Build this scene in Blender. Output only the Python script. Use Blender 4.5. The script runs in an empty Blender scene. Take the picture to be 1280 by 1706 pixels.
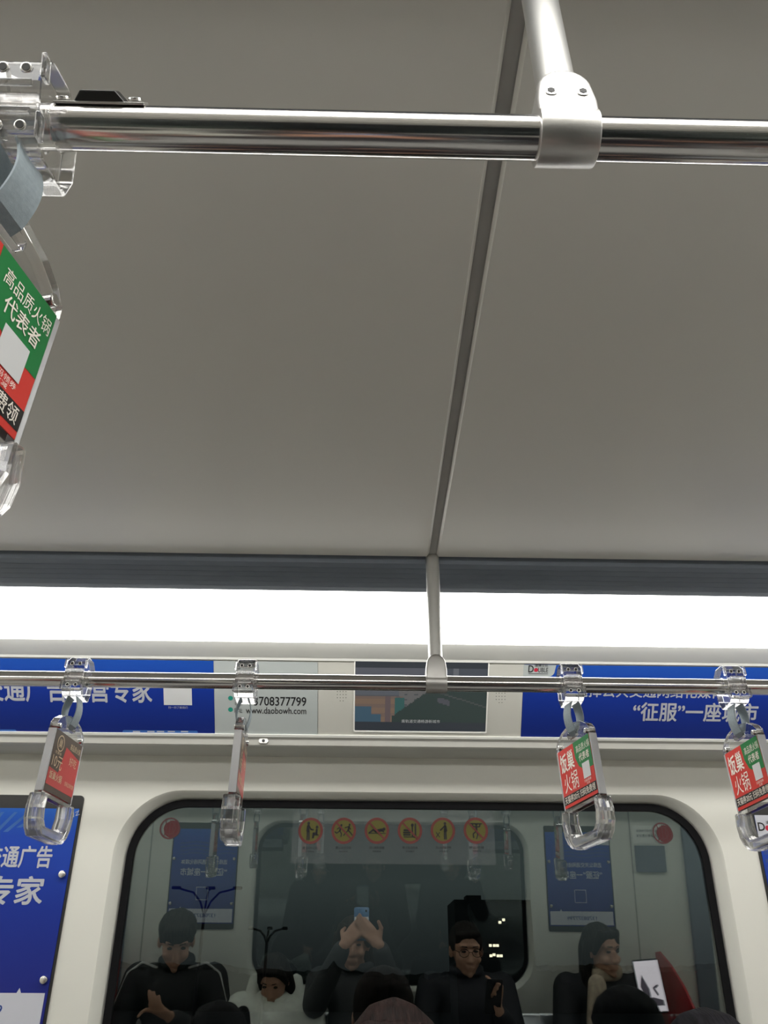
import bpy, bmesh, math, random
import numpy as np
from mathutils import Vector, Matrix, Euler
random.seed(7)
C = bpy.context.scene.collection
PI = math.pi
R = math.radians
H = 1.30                      # the camera's height above the floor (a phone held by a seated passenger)
DEL = R(4.0)                  # the side walls lean inwards
YC = 0.83                     # middle of the car
XA, XB = -4.0, 4.0            # length of car that is built

# ---------------------------------------------------------------- materials
def mat(name, col, rough=0.5, metal=0.0, var=0.0, scale=20.0, bump=0.0, bscale=60.0, spec=0.5, coat=0.0, emit=None, estr=0.0, stretch=None):
    m = bpy.data.materials.new(name); m.use_nodes = True
    nt = m.node_tree; b = nt.nodes['Principled BSDF']
    b.inputs['Base Color'].default_value = (*col, 1); b.inputs['Roughness'].default_value = rough
    b.inputs['Metallic'].default_value = metal; b.inputs['Specular IOR Level'].default_value = spec
    b.inputs['Coat Weight'].default_value = coat; b.inputs['Coat Roughness'].default_value = 0.08
    if emit is not None:
        b.inputs['Emission Color'].default_value = (*emit, 1); b.inputs['Emission Strength'].default_value = estr
    tc = nt.nodes.new('ShaderNodeTexCoord'); vec = tc.outputs['Object']
    if stretch:
        mp = nt.nodes.new('ShaderNodeMapping'); mp.inputs['Scale'].default_value = stretch
        nt.links.new(vec, mp.inputs['Vector']); vec = mp.outputs['Vector']
    if var > 0:
        n = nt.nodes.new('ShaderNodeTexNoise'); n.inputs['Scale'].default_value = scale; n.inputs['Detail'].default_value = 4
        nt.links.new(vec, n.inputs['Vector'])
        r = nt.nodes.new('ShaderNodeValToRGB')
        r.color_ramp.elements[0].color = (*[c * (1 - var) for c in col], 1); r.color_ramp.elements[0].position = .3
        r.color_ramp.elements[1].color = (*[min(1, c * (1 + var)) for c in col], 1); r.color_ramp.elements[1].position = .7
        nt.links.new(n.outputs['Fac'], r.inputs['Fac']); nt.links.new(r.outputs['Color'], b.inputs['Base Color'])
    if bump > 0:
        n2 = nt.nodes.new('ShaderNodeTexNoise'); n2.inputs['Scale'].default_value = bscale; n2.inputs['Detail'].default_value = 3
        nt.links.new(vec, n2.inputs['Vector'])
        bp = nt.nodes.new('ShaderNodeBump'); bp.inputs['Strength'].default_value = bump; bp.inputs['Distance'].default_value = 0.002
        nt.links.new(n2.outputs['Fac'], bp.inputs['Height']); nt.links.new(bp.outputs['Normal'], b.inputs['Normal'])
    return m

def ramp_mat(name, stops, axis='Y', lo=0.0, hi=1.0, rough=0.5, coat=0.0, blob=None):
    """printed sheet whose ink runs from one colour to another along a local axis"""
    m = bpy.data.materials.new(name); m.use_nodes = True; nt = m.node_tree; b = nt.nodes['Principled BSDF']
    b.inputs['Roughness'].default_value = rough; b.inputs['Coat Weight'].default_value = coat; b.inputs['Specular IOR Level'].default_value = .2
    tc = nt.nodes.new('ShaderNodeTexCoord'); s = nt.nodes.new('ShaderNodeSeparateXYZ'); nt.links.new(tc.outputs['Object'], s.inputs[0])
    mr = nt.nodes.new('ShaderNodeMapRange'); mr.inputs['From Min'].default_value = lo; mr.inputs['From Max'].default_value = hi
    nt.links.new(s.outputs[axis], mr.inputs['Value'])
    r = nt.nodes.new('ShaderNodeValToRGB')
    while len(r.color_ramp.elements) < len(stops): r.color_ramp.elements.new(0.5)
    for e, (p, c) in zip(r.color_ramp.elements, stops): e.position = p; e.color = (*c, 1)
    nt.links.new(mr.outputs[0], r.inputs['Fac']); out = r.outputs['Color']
    if blob:
        (bu, bv, br, bc) = blob
        d = nt.nodes.new('ShaderNodeVectorMath'); d.operation = 'DISTANCE'; d.inputs[1].default_value = (bu, bv, 0)
        nt.links.new(tc.outputs['Object'], d.inputs[0])
        m2 = nt.nodes.new('ShaderNodeMapRange'); m2.inputs['From Min'].default_value = 0; m2.inputs['From Max'].default_value = br
        m2.inputs['To Min'].default_value = 1; m2.inputs['To Max'].default_value = 0; m2.interpolation_type = 'SMOOTHSTEP'
        nt.links.new(d.outputs['Value'], m2.inputs['Value'])
        mx = nt.nodes.new('ShaderNodeMix'); mx.data_type = 'RGBA'; mx.inputs[7].default_value = (*bc, 1)
        nt.links.new(m2.outputs[0], mx.inputs[0]); nt.links.new(out, mx.inputs[6]); out = mx.outputs[2]
    nt.links.new(out, b.inputs['Base Color'])
    return m

def clear_mat(name, col=(1, 1, 1), ior=1.47, rough=0.03):
    m = bpy.data.materials.new(name); m.use_nodes = True; nt = m.node_tree
    nt.nodes.remove(nt.nodes['Principled BSDF'])
    g = nt.nodes.new('ShaderNodeBsdfGlass'); g.inputs['IOR'].default_value = ior; g.inputs['Roughness'].default_value = rough
    n = nt.nodes.new('ShaderNodeTexNoise'); n.inputs['Scale'].default_value = 40
    rp = nt.nodes.new('ShaderNodeValToRGB'); rp.color_ramp.elements[0].color = (*[c * .97 for c in col], 1); rp.color_ramp.elements[1].color = (*col, 1)
    nt.links.new(n.outputs['Fac'], rp.inputs['Fac']); nt.links.new(rp.outputs['Color'], g.inputs['Color'])
    t = nt.nodes.new('ShaderNodeBsdfTransparent')
    mx = nt.nodes.new('ShaderNodeMixShader'); mx.inputs[0].default_value = 0.2
    nt.links.new(g.outputs[0], mx.inputs[1]); nt.links.new(t.outputs[0], mx.inputs[2])
    nt.links.new(mx.outputs[0], nt.nodes['Material Output'].inputs['Surface'])
    return m

def pane_mat(name, refl, tint):
    """window glass: a sharp partial reflection over a tinted clear body"""
    m = bpy.data.materials.new(name); m.use_nodes = True; nt = m.node_tree
    nt.nodes.remove(nt.nodes['Principled BSDF'])
    g = nt.nodes.new('ShaderNodeBsdfGlossy'); g.inputs['Roughness'].default_value = 0.0
    g.inputs['Color'].default_value = (.93, 1, .98, 1)
    t = nt.nodes.new('ShaderNodeBsdfTransparent'); t.inputs['Color'].default_value = (*tint, 1)
    lw = nt.nodes.new('ShaderNodeFresnel'); lw.inputs['IOR'].default_value = 1.45
    ad = nt.nodes.new('ShaderNodeMath'); ad.operation = 'MULTIPLY_ADD'; ad.inputs[1].default_value = .8; ad.inputs[2].default_value = refl
    ad.use_clamp = True
    nt.links.new(lw.outputs[0], ad.inputs[0])
    mx = nt.nodes.new('ShaderNodeMixShader'); nt.links.new(ad.outputs[0], mx.inputs[0])
    nt.links.new(t.outputs[0], mx.inputs[1]); nt.links.new(g.outputs[0], mx.inputs[2])
    nt.links.new(mx.outputs[0], nt.nodes['Material Output'].inputs['Surface'])
    return m

M = {}
M['wall'] = mat('wall_paint', (.70, .695, .635), .42, var=.015, scale=6, bump=.02, bscale=300)
M['ceil'] = mat('ceiling_paint', (.645, .63, .585), .38, var=.02, scale=3, spec=.45)
M['white'] = mat('white_trim', (.80, .80, .76), .4, var=.01)
M['grey_panel'] = mat('grey_panel', (.52, .515, .47), .4, var=.01)
M['ledge'] = mat('ledge_grey', (.50, .495, .46), .4, var=.02)
M['slat'] = mat('slat_grey', (.16, .185, .225), .5, var=.05)
M['seam'] = mat('seam_rubber', (.36, .35, .33), .6, var=.05)
M['gasket'] = mat('black_gasket', (.007, .007, .008), .7, var=.1, spec=.12)
M['steel'] = mat('stainless_steel', (.62, .60, .585), .16, 1.0, var=.03, scale=30, stretch=(1, 40, 40))
M['cast'] = mat('satin_cast_steel', (.58, .57, .55), .42, 1.0, var=.03, bump=.05, bscale=500)
M['pole'] = mat('satin_pole_steel', (.60, .595, .575), .42, 1.0, var=.03, scale=20)
M['dark'] = mat('dark_recess', (.02, .02, .02), .6, var=.1)
M['screw'] = mat('screw_steel', (.75, .74, .72), .25, 1.0, var=.04)
M['clear'] = clear_mat('clear_acrylic', (.99, .99, .99), rough=.0)
M['lit_edge'] = mat('lit_edge_white', (.75, .76, .78), .25, var=.02)  # whitish colour stands in for light piped through clear acrylic
M['lit_edge'].node_tree.nodes['Principled BSDF'].inputs['Transmission Weight'].default_value = .45
M['web'] = mat('grey_webbing', (.235, .28, .305), .8, var=.08, scale=300, bump=.15, bscale=1800)
M['red'] = mat('card_red', (.62, .045, .035), .3, var=.03, coat=.3)
M['green'] = mat('card_green', (.012, .19, .05), .3, var=.03, coat=.3)
M['black'] = mat('card_black', (.02, .018, .018), .3, var=.05, coat=.3)
M['cream'] = mat('card_cream', (.85, .80, .72), .4, var=.02)
M['brown'] = mat('card_brown', (.085, .062, .05), .3, var=.05, coat=.3)
M['backred'] = mat('card_back_red', (.50, .06, .06), .3, var=.04, coat=.3)
M['gold'] = mat('card_gold', (.62, .50, .33), .4, var=.04)
M['letter'] = mat('letter_grey_white', (.44, .455, .50), .4, var=.02)
M['ink'] = mat('ink_black', (.012, .012, .014), .4, var=.05)
M['inkred'] = mat('ink_red', (.5, .02, .05), .4, var=.05)
M['sheet'] = mat('pale_sheet', (.42, .455, .45), .3, var=.01, coat=.3)
M['qr'] = mat('pale_square', (.62, .63, .64), .4, var=.02)
M['teal'] = mat('teal_dot', (.01, .27, .20), .4, var=.03)
M['lblue'] = mat('light_blue_print', (.025, .11, .38), .35, var=.1, coat=.3)
M['dblue'] = mat('dark_blue_print', (.012, .05, .26), .35, var=.1, coat=.3)
M['pwhite'] = mat('poster_white', (.55, .56, .62), .3, var=.01, coat=.3)
M['frame'] = mat('poster_frame', (.014, .0135, .013), .4, var=.06)
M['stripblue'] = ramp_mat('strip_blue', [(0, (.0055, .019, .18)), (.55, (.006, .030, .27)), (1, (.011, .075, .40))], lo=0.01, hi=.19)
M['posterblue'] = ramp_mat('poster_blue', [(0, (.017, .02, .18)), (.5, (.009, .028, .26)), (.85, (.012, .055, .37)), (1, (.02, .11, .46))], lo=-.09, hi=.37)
M['light'] = mat('light_diffuser', (.9, .9, .88), .5, emit=(1.0, .985, .94), estr=7.7)
M['pane'] = pane_mat('window_glass', .075, (.80, .85, .84))
M['yellow'] = mat('sign_yellow', (.085, .08, .008), .5, var=.05)
M['signred'] = mat('sign_red', (.11, .018, .015), .5, var=.05)
M['logo_red'] = mat('logo_red', (.075, .009, .011), .5, var=.05)
M['logo_dark'] = mat('logo_dark_red', (.07, .02, .022), .5, var=.05)
M['floor'] = mat('floor_vinyl', (.34, .34, .33), .4, var=.1, scale=80)
M['bench'] = mat('bench_steel', (.45, .46, .47), .3, 1.0, var=.05)
M['redglass'] = mat('red_acrylic', (.45, .02, .03), .15, var=.05, coat=.4)
M['skin'] = mat('skin', (.50, .27, .18), .5, var=.06, scale=30)
M['eye'] = mat('eye_dark', (.02, .015, .012), .2, var=.1)
M['phone_dark'] = mat('phone_black', (.01, .01, .012), .15, var=.1)
def film_mat():
    m = bpy.data.materials.new('clear_film'); m.use_nodes = True; nt = m.node_tree; nt.nodes.remove(nt.nodes['Principled BSDF'])
    d = nt.nodes.new('ShaderNodeBsdfDiffuse'); d.inputs['Color'].default_value = (.6, .62, .62, 1)
    n = nt.nodes.new('ShaderNodeTexNoise'); n.inputs['Scale'].default_value = 8
    mr = nt.nodes.new('ShaderNodeMapRange'); mr.inputs['To Min'].default_value = .028; mr.inputs['To Max'].default_value = .034
    nt.links.new(n.outputs['Fac'], mr.inputs['Value'])
    t = nt.nodes.new('ShaderNodeBsdfTransparent'); mx = nt.nodes.new('ShaderNodeMixShader')
    nt.links.new(mr.outputs[0], mx.inputs[0]); nt.links.new(t.outputs[0], mx.inputs[1]); nt.links.new(d.outputs[0], mx.inputs[2])
    nt.links.new(mx.outputs[0], nt.nodes['Material Output'].inputs['Surface']); return m
M['film'] = film_mat()

# ---------------------------------------------------------------- object helpers
def setp(o, label=None, cat=None, group=None, kind=None):
    if label: o['label'] = label
    if cat: o['category'] = cat
    if group: o['group'] = group
    if kind: o['kind'] = kind
    return o
def link(name, me, m=None, parent=None, mw=None):
    o = bpy.data.objects.new(name, me); C.objects.link(o)
    if m is not None: me.materials.append(m)
    if parent is not None: o.parent = parent
    if mw is not None: o.matrix_basis = mw
    return o
def empty(name, mw, label, cat, group=None, kind=None):
    o = bpy.data.objects.new(name, None); C.objects.link(o); o.empty_display_size = .05; o.matrix_basis = mw
    return setp(o, label, cat, group, kind)
def T(x, y, z): return Matrix.Translation((x, y, z))
def children(o): return [c for c in bpy.data.objects if c.parent == o]
def copy_tree(o, parent=None):
    c = o.copy(); C.objects.link(c)
    if parent is not None: c.parent = parent
    for ch in children(o): copy_tree(ch, c)
    return c

class MB:
    def __init__(s): s.bm = bmesh.new()
    def box(s, c, d, mw=None):
        r = bmesh.ops.create_cube(s.bm, size=1.0)
        for v in r['verts']: v.co = Vector((v.co.x * d[0] + c[0], v.co.y * d[1] + c[1], v.co.z * d[2] + c[2]))
        if mw is not None: bmesh.ops.transform(s.bm, matrix=mw, verts=r['verts'])
        return s
    def cyl(s, p, q, r, r2=None, n=24):
        p, q = Vector(p), Vector(q); d = q - p
        res = bmesh.ops.create_cone(s.bm, cap_ends=True, segments=n, radius1=r, radius2=r if r2 is None else r2, depth=d.length)
        bmesh.ops.transform(s.bm, matrix=Matrix.Translation((p + q) / 2) @ d.to_track_quat('Z', 'Y').to_matrix().to_4x4(), verts=res['verts'])
        return s
    def prism(s, pts, n0, n1, fm=lambda u, v, n: (u, v, n), holes=()):
        """outline (with holes) in the u,v plane, extruded from n0 to n1"""
        loops = [pts] + list(holes); rings = []
        edges = []
        for L in loops:
            vs = [s.bm.verts.new(fm(u, v, n1)) for u, v in L]; rings.append(vs)
            edges += [s.bm.edges.new((vs[i], vs[(i + 1) % len(vs)])) for i in range(len(vs))]
        if holes: bmesh.ops.triangle_fill(s.bm, use_beauty=True, use_dissolve=False, edges=edges)
        else: s.bm.faces.new(rings[0])
        if n0 is not None:
            back = []; be = []
            for L, vs in zip(loops, rings):
                bs = [s.bm.verts.new(fm(u, v, n0)) for u, v in L]; back.append(bs)
                be += [s.bm.edges.new((bs[i], bs[(i + 1) % len(bs)])) for i in range(len(bs))]
                for i in range(len(vs)):
                    j = (i + 1) % len(vs); s.bm.faces.new((vs[i], vs[j], bs[j], bs[i]))
            if holes: bmesh.ops.triangle_fill(s.bm, use_beauty=True, use_dissolve=False, edges=be)
            else: s.bm.faces.new(back[0])
        return s
    def sweep(s, path, w, t, wdir):
        """flat ribbon of width w (along wdir) and thickness t following a path"""
        wd = Vector(wdir).normalized(); secs = []
        P = [Vector(p) for p in path]
        for i, p in enumerate(P):
            d = (P[min(i + 1, len(P) - 1)] - P[max(i - 1, 0)]).normalized(); nn = d.cross(wd).normalized()
            secs.append([s.bm.verts.new(p + wd * a * w / 2 + nn * b * t / 2) for a, b in ((-1, -1), (1, -1), (1, 1), (-1, 1))])
        for a, b in zip(secs, secs[1:]):
            for i in range(4): s.bm.faces.new((a[i], a[(i + 1) % 4], b[(i + 1) % 4], b[i]))
        s.bm.faces.new(secs[0]); s.bm.faces.new(secs[-1]); return s
    def tube(s, path, r, n=10):
        P = [Vector(p) for p in path]; secs = []; up = Vector((0, 0, 1))
        for i, p in enumerate(P):
            d = (P[min(i + 1, len(P) - 1)] - P[max(i - 1, 0)]).normalized()
            a = d.cross(up if abs(d.dot(up)) < .95 else Vector((1, 0, 0))).normalized(); b = d.cross(a)
            secs.append([s.bm.verts.new(p + a * math.cos(2 * PI * k / n) * r + b * math.sin(2 * PI * k / n) * r) for k in range(n)])
        for a, b in zip(secs, secs[1:]):
            for i in range(n): s.bm.faces.new((a[i], a[(i + 1) % n], b[(i + 1) % n], b[i]))
        s.bm.faces.new(secs[0]); s.bm.faces.new(secs[-1]); return s
    def build(s, name, m, parent=None, mw=None, bevel=0, smooth=False, seg=2):
        bmesh.ops.recalc_face_normals(s.bm, faces=s.bm.faces)
        if bevel:
            es = [e for e in s.bm.edges if len(e.link_faces) == 2 and e.calc_face_angle(0) > .5]
            bmesh.ops.bevel(s.bm, geom=es, offset=bevel, segments=seg, affect='EDGES', profile=.5, clamp_overlap=True)
        me = bpy.data.meshes.new(name); s.bm.to_mesh(me); s.bm.free()
        o = link(name, me, m, parent, mw)
        if smooth:
            for p in me.polygons: p.use_smooth = True
            me.set_sharp_from_angle(angle=R(35))
        return o

class Flat:
    """flat printed shapes lying in a local x,y plane at height n"""
    def __init__(s, n=0.0): s.v = []; s.f = []; s.n = n
    def poly(s, pts):
        b = len(s.v); s.v += [(x, y, s.n) for x, y in pts]; s.f.append(list(range(b, b + len(pts))))
        return s
    def rect(s, x0, y0, x1, y1): return s.poly([(x0, y0), (x1, y0), (x1, y1), (x0, y1)])
    def disc(s, x, y, r, n=32, ry=None): return s.poly([(x + r * math.cos(2 * PI * k / n), y + (ry or r) * math.sin(2 * PI * k / n)) for k in range(n)])
    def ring(s, x, y, r, ri, n=40, sx=1.0):
        for k in range(n):
            a, b = 2 * PI * k / n, 2 * PI * (k + 1) / n
            s.poly([(x + sx * r * math.cos(a), y + r * math.sin(a)), (x + sx * r * math.cos(b), y + r * math.sin(b)), (x + sx * ri * math.cos(b), y + ri * math.sin(b)), (x + sx * ri * math.cos(a), y + ri * math.sin(a))])
        return s
    def line(s, pts, w):
        for (x0, y0), (x1, y1) in zip(pts, pts[1:]):
            L = math.hypot(x1 - x0, y1 - y0) or 1; a, b = -(y1 - y0) / L * w / 2, (x1 - x0) / L * w / 2
            s.poly([(x0 + a, y0 + b), (x0 - a, y0 - b), (x1 - a, y1 - b), (x1 + a, y1 + b)])
            s.disc(x1, y1, w / 2, 10); s.disc(x0, y0, w / 2, 10)
        return s
    def build(s, name, m, parent=None, mw=None, mp=None):
        v = [mp(*p) for p in s.v] if mp else s.v
        me = bpy.data.meshes.new(name); me.from_pydata(v, [], s.f); me.update()
        return link(name, me, m, parent, mw)

def glyphs(body, box, n, bold=0.0, keep=False, shear=0.0):
    """verts, faces of a line of lettering fitted into box (x0,y0,x1,y1)"""
    c = bpy.data.curves.new('lettering', 'FONT'); c.body = body; c.resolution_u = 3; c.shear = shear
    o = bpy.data.objects.new('lettering', c); C.objects.link(o)
    dg = bpy.context.evaluated_depsgraph_get(); me = bpy.data.meshes.new_from_object(o.evaluated_get(dg))
    bpy.data.objects.remove(o); bpy.data.curves.remove(c)
    co = np.array([v.co[:2] for v in me.vertices]); F = [list(p.vertices) for p in me.polygons]; bpy.data.meshes.remove(me)
    lo, hi = co.min(0), co.max(0); x0, y0, x1, y1 = box
    sx, sy = (x1 - x0) / (hi[0] - lo[0]), (y1 - y0) / (hi[1] - lo[1])
    if keep: sx = sy
    v = []; G = []
    w = bold * .9
    for k in range(8 if bold else 1):
        dx, dy = (w * math.cos(k * PI / 4), w * math.sin(k * PI / 4)) if bold else (0, 0)
        b0 = len(v); v += [((a + dx - lo[0]) * sx + x0, (b + dy - lo[1]) * sy + y0, n + k * 2e-5) for a, b in co]; G += [[i + b0 for i in q] for q in F]
    return v, G
def lettering(name, lines, m, parent, mp=None, mw=None):
    V = []; F = []
    for (v, f) in lines:
        b = len(V); V += v; F += [[i + b for i in q] for q in f]
    if mp: V = [mp(*p) for p in V]
    me = bpy.data.meshes.new(name); me.from_pydata(V, [], F); me.update()
    return link(name, me, m, parent, mw)

def rrect(x0, y0, x1, y1, r, n=10):
    P = []
    for cx, cy, a0 in ((x1 - r, y1 - r, 0), (x0 + r, y1 - r, 90), (x0 + r, y0 + r, 180), (x1 - r, y0 + r, 270)):
        P += [(cx + r * math.cos(R(a0 + 90 * k / n)), cy + r * math.sin(R(a0 + 90 * k / n))) for k in range(n + 1)]
    return P

# frames of the two leaning side walls: local x along the car, y up the wall, z into the car
def frame(O, U, V, N): return Matrix(((U[0], V[0], N[0], O[0]), (U[1], V[1], N[1], O[1]), (U[2], V[2], N[2], O[2]), (0, 0, 0, 1)))
cd, sd = math.cos(DEL), math.sin(DEL)
FAR = frame((0, 2.1, H), (1, 0, 0), (0, -sd, cd), (0, -cd, -sd))
NEAR = frame((0, 2 * YC - 2.1, H), (-1, 0, 0), (0, sd, cd), (0, cd, -sd))
_a = Vector((0, 1.90 - 1.775, .508 - .655)); _L = _a.length; _a.normalize()
ADV = -_a                                              # up the advertising band
ADN = Vector((1, 0, 0)).cross(ADV)
ADF = frame((0, 1.90, H + .508), (1, 0, 0), ADV, ADN)

# ---------------------------------------------------------------- camera
Rm = np.array([[0.99977, 0.0151, 0.015], [-0.02063, 0.51445, 0.85727], [0.00523, -0.85738, 0.51465]])
cam = bpy.data.cameras.new('camera'); cam.sensor_fit = 'VERTICAL'; cam.sensor_height = 36; cam.sensor_width = 27
cam.lens = 1305 / 1706 * 36; cam.clip_start = .004; cam.clip_end = 4000
co = bpy.data.objects.new('camera', cam); C.objects.link(co)
co.matrix_world = Matrix([[*(Rm[i, 0], -Rm[i, 1], -Rm[i, 2]), (0, 0, H)[i]] for i in range(3)] + [[0, 0, 0, 1]])
bpy.context.scene.camera = co
FWD = Vector(Rm[:, 2]); CUP = Vector(-Rm[:, 1]); CRT = Vector(Rm[:, 0])
def on(px, py, F):
    """where the sight line through a photo pixel meets the z=0 plane of a frame, in that frame's own x, y"""
    r = Vector(Rm @ np.array([(px - 640) / 1305, (py - 853) / 1305, 1.0])); I = F.inverted()
    o = I @ Vector((0, 0, H)); d = I.to_3x3() @ r; s = -o.z / d.z
    return (o.x + d.x * s, o.y + d.y * s)
def pbox(x0, y0, x1, y1, F):
    """frame box whose centre lines match a photo box (x0,y0 upper left)"""
    ym, xm = (y0 + y1) / 2, (x0 + x1) / 2
    return (on(x0, ym, F)[0], on(xm, y1, F)[1], on(x1, ym, F)[0], on(xm, y0, F)[1])

# ---------------------------------------------------------------- the car's shell
def profile(name, pts, m, mirror=False, closed=False, x0=XA, x1=XB):
    """a profile in the y,z plane pulled along the car; z is relative to the camera height"""
    P = [((2 * YC - y) if mirror else y, z + H) for y, z in pts]
    V = [(x0, y, z) for y, z in P] + [(x1, y, z) for y, z in P]; n = len(P)
    F = [[i, i + 1, n + i + 1, n + i] for i in range(n - 1)]
    if closed: F += [[n - 1, 0, n, 2 * n - 1], list(range(n)), list(range(n, 2 * n))]
    me = bpy.data.meshes.new(name); me.from_pydata(V, [], F); me.update()
    b = bmesh.new(); b.from_mesh(me); bmesh.ops.recalc_face_normals(b, faces=b.faces); b.to_mesh(me); b.free()
    o = link(name, me, m); o['kind'] = 'structure'; return o

profile('floor', [(-1.2, -H), (2.86, -H)], M['floor'])
# ceiling panels: flat, with the edge rolled slightly up into the slot above the slats
cp = [(.318, .712), (.325, .703), (.345, .70), (1.315, .70), (1.335, .703), (1.342, .712)]
b = MB()
for xa, xb in ((XA, .110), (.1245, 1.95), (1.962, XB), ):
    vs = [[b.bm.verts.new((x, y, z + H)) for y, z in cp] for x in (xa, xa + .004, xb - .004, xb)]
    for k in (0, 3):
        for v in vs[k]: v.co.z += .004
    for k in range(3):
        for i in range(len(cp) - 1): b.bm.faces.new((vs[k][i], vs[k][i + 1], vs[k + 1][i + 1], vs[k + 1][i]))
o = b.build('ceiling', M['ceil'], smooth=True); o['kind'] = 'structure'
def strip(name, x0, x1, m):
    o = MB().box(((x0 + x1) / 2, YC, H + .709), (x1 - x0, 1.06, .006)).build(name, m); o['kind'] = 'structure'
strip('trim_1', .107, .127, M['seam']); strip('trim_2', 1.946, 1.966, M['seam'])
TR = 3
for mir in (False, True):
    # slatted air slot
    pts = [(1.335, .716)]
    for k in range(6):
        y = 1.345 + k * .0215
        pts += [(y, .708), (y + .002, .693), (y + .0165, .690), (y + .0185, .708)]
    pts += [(1.478, .708)]
    profile('trim_%d' % TR, pts, M['slat'], mir); TR += 1
    # cover strip under the light
    cov = [(1.674, .674), (1.682, .6735), (1.692, .6715), (1.740, .6610), (1.766, .6548), (1.771, .6505), (1.776, .6535)]
    profile('trim_%d' % TR, cov, M['white'], mir); TR += 1
    # advertising band and the ledge under it
    profile('trim_%d' % TR, [(1.776, .6535), (1.8995, .5085)], M['grey_panel'], mir); TR += 1
    profile('trim_%d' % TR, [(1.897, .5115), (1.8925, .508), (1.8965, .5035), (1.902, .504)], M['white'], mir); TR += 1
    profile('trim_%d' % TR, [(1.899, .5045), (1.904, .4995), (1.909, .4875), (1.914, .4848), (2.04, .4895)], M['ledge'], mir); TR += 1
def lamp(mir, label):
    pts = [(1.478, .700), (1.479, .693), (1.484, .683), (1.494, .677), (1.54, .6605), (1.59, .6465), (1.615, .6415), (1.630, .6418), (1.648, .6475), (1.666, .657), (1.674, .664), (1.676, .672), (1.672, .70)]
    P = [((2 * YC - y) if mir else y, z + H) for y, z in pts]; n = len(P)
    V = [(XA, y, z) for y, z in P] + [(XB, y, z) for y, z in P]
    F = [[i, (i + 1) % n, n + (i + 1) % n, n + i] for i in range(n)] + [list(range(n)), list(range(n, 2 * n))]
    me = bpy.data.meshes.new('strip_light'); me.from_pydata(V, [], F); me.update()
    b = bmesh.new(); b.from_mesh(me); bmesh.ops.recalc_face_normals(b, faces=b.faces); b.to_mesh(me); b.free()
    setp(link('strip_light', me, M['light']), label, 'light')
lamp(False, 'long white glowing light strip between the dark slats and the advertising band')
lamp(True, 'long white light strip over the photographer’s own side of the car')

WU0, WU1, WV0, WV1 = -.586, .844, -.372, .392
def side_wall(name, win, gl, F, flip):
    u0, u1 = (WU0, WU1) if not flip else (-WU1, -WU0)
    inner = rrect(u0, WV0, u1, WV1, .135, 14); outer = rrect(u0 - .024, WV0 - .024, u1 + .024, WV1 + .018, .15, 14)
    b = MB(); top = .56
    b.prism([(XA, -H / cd), (XB, -H / cd), (XB, top), (XA, top)], None, .036, holes=[outer])
    n = len(inner); vo = [b.bm.verts.new((x, y, .036)) for x, y in outer]
    mid = [((a[0] * .75 + c[0] * .25), (a[1] * .75 + c[1] * .25)) for a, c in zip(outer, inner)]
    vm = [b.bm.verts.new((x, y, .031)) for x, y in mid]
    vi = [b.bm.verts.new((x, y, -.012)) for x, y in inner]
    for A, B in ((vo, vm), (vm, vi)):
        for i in range(n): b.bm.faces.new((A[i], A[(i + 1) % n], B[(i + 1) % n], B[i]))
    bmesh.ops.remove_doubles(b.bm, verts=b.bm.verts, dist=1e-5)
    w = b.build(name, M['wall'], None, F, smooth=True); w['kind'] = 'structure'
    win_o = bpy.data.objects.new(win, None); C.objects.link(win_o); win_o.matrix_basis = F; win_o['kind'] = 'structure'
    gin = rrect(u0 + .017, WV0 + .017, u1 - .017, WV1 - .017, .12, 14)
    MB().prism(inner, -.012, .004, holes=[gin]).build('gasket', M['gasket'], win_o)
    MB().prism(rrect(u0 + .004, WV0 + .004, u1 - .004, WV1 - .004, .131, 14), -.006, 0.0).build('pane', M['pane'], win_o)
side_wall('wall_far', 'window_1', 'pane', FAR, False)
side_wall('wall_near', 'window_2', 'pane', NEAR, True)
for x, nm in ((XA, 'wall_left'), (XB, 'wall_right')):  # unseen end walls, added to keep the lighting closed in
    o = MB().box((x, YC, 1.05), (.04, 3.2, 2.14)).build(nm, M['wall']); o['kind'] = 'structure'
# roof above the panels keeps the night out
o = MB().box((0, YC, H + .80), (8.0, 3.0, .04)).build('roof', M['dark']); o['kind'] = 'structure'

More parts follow.
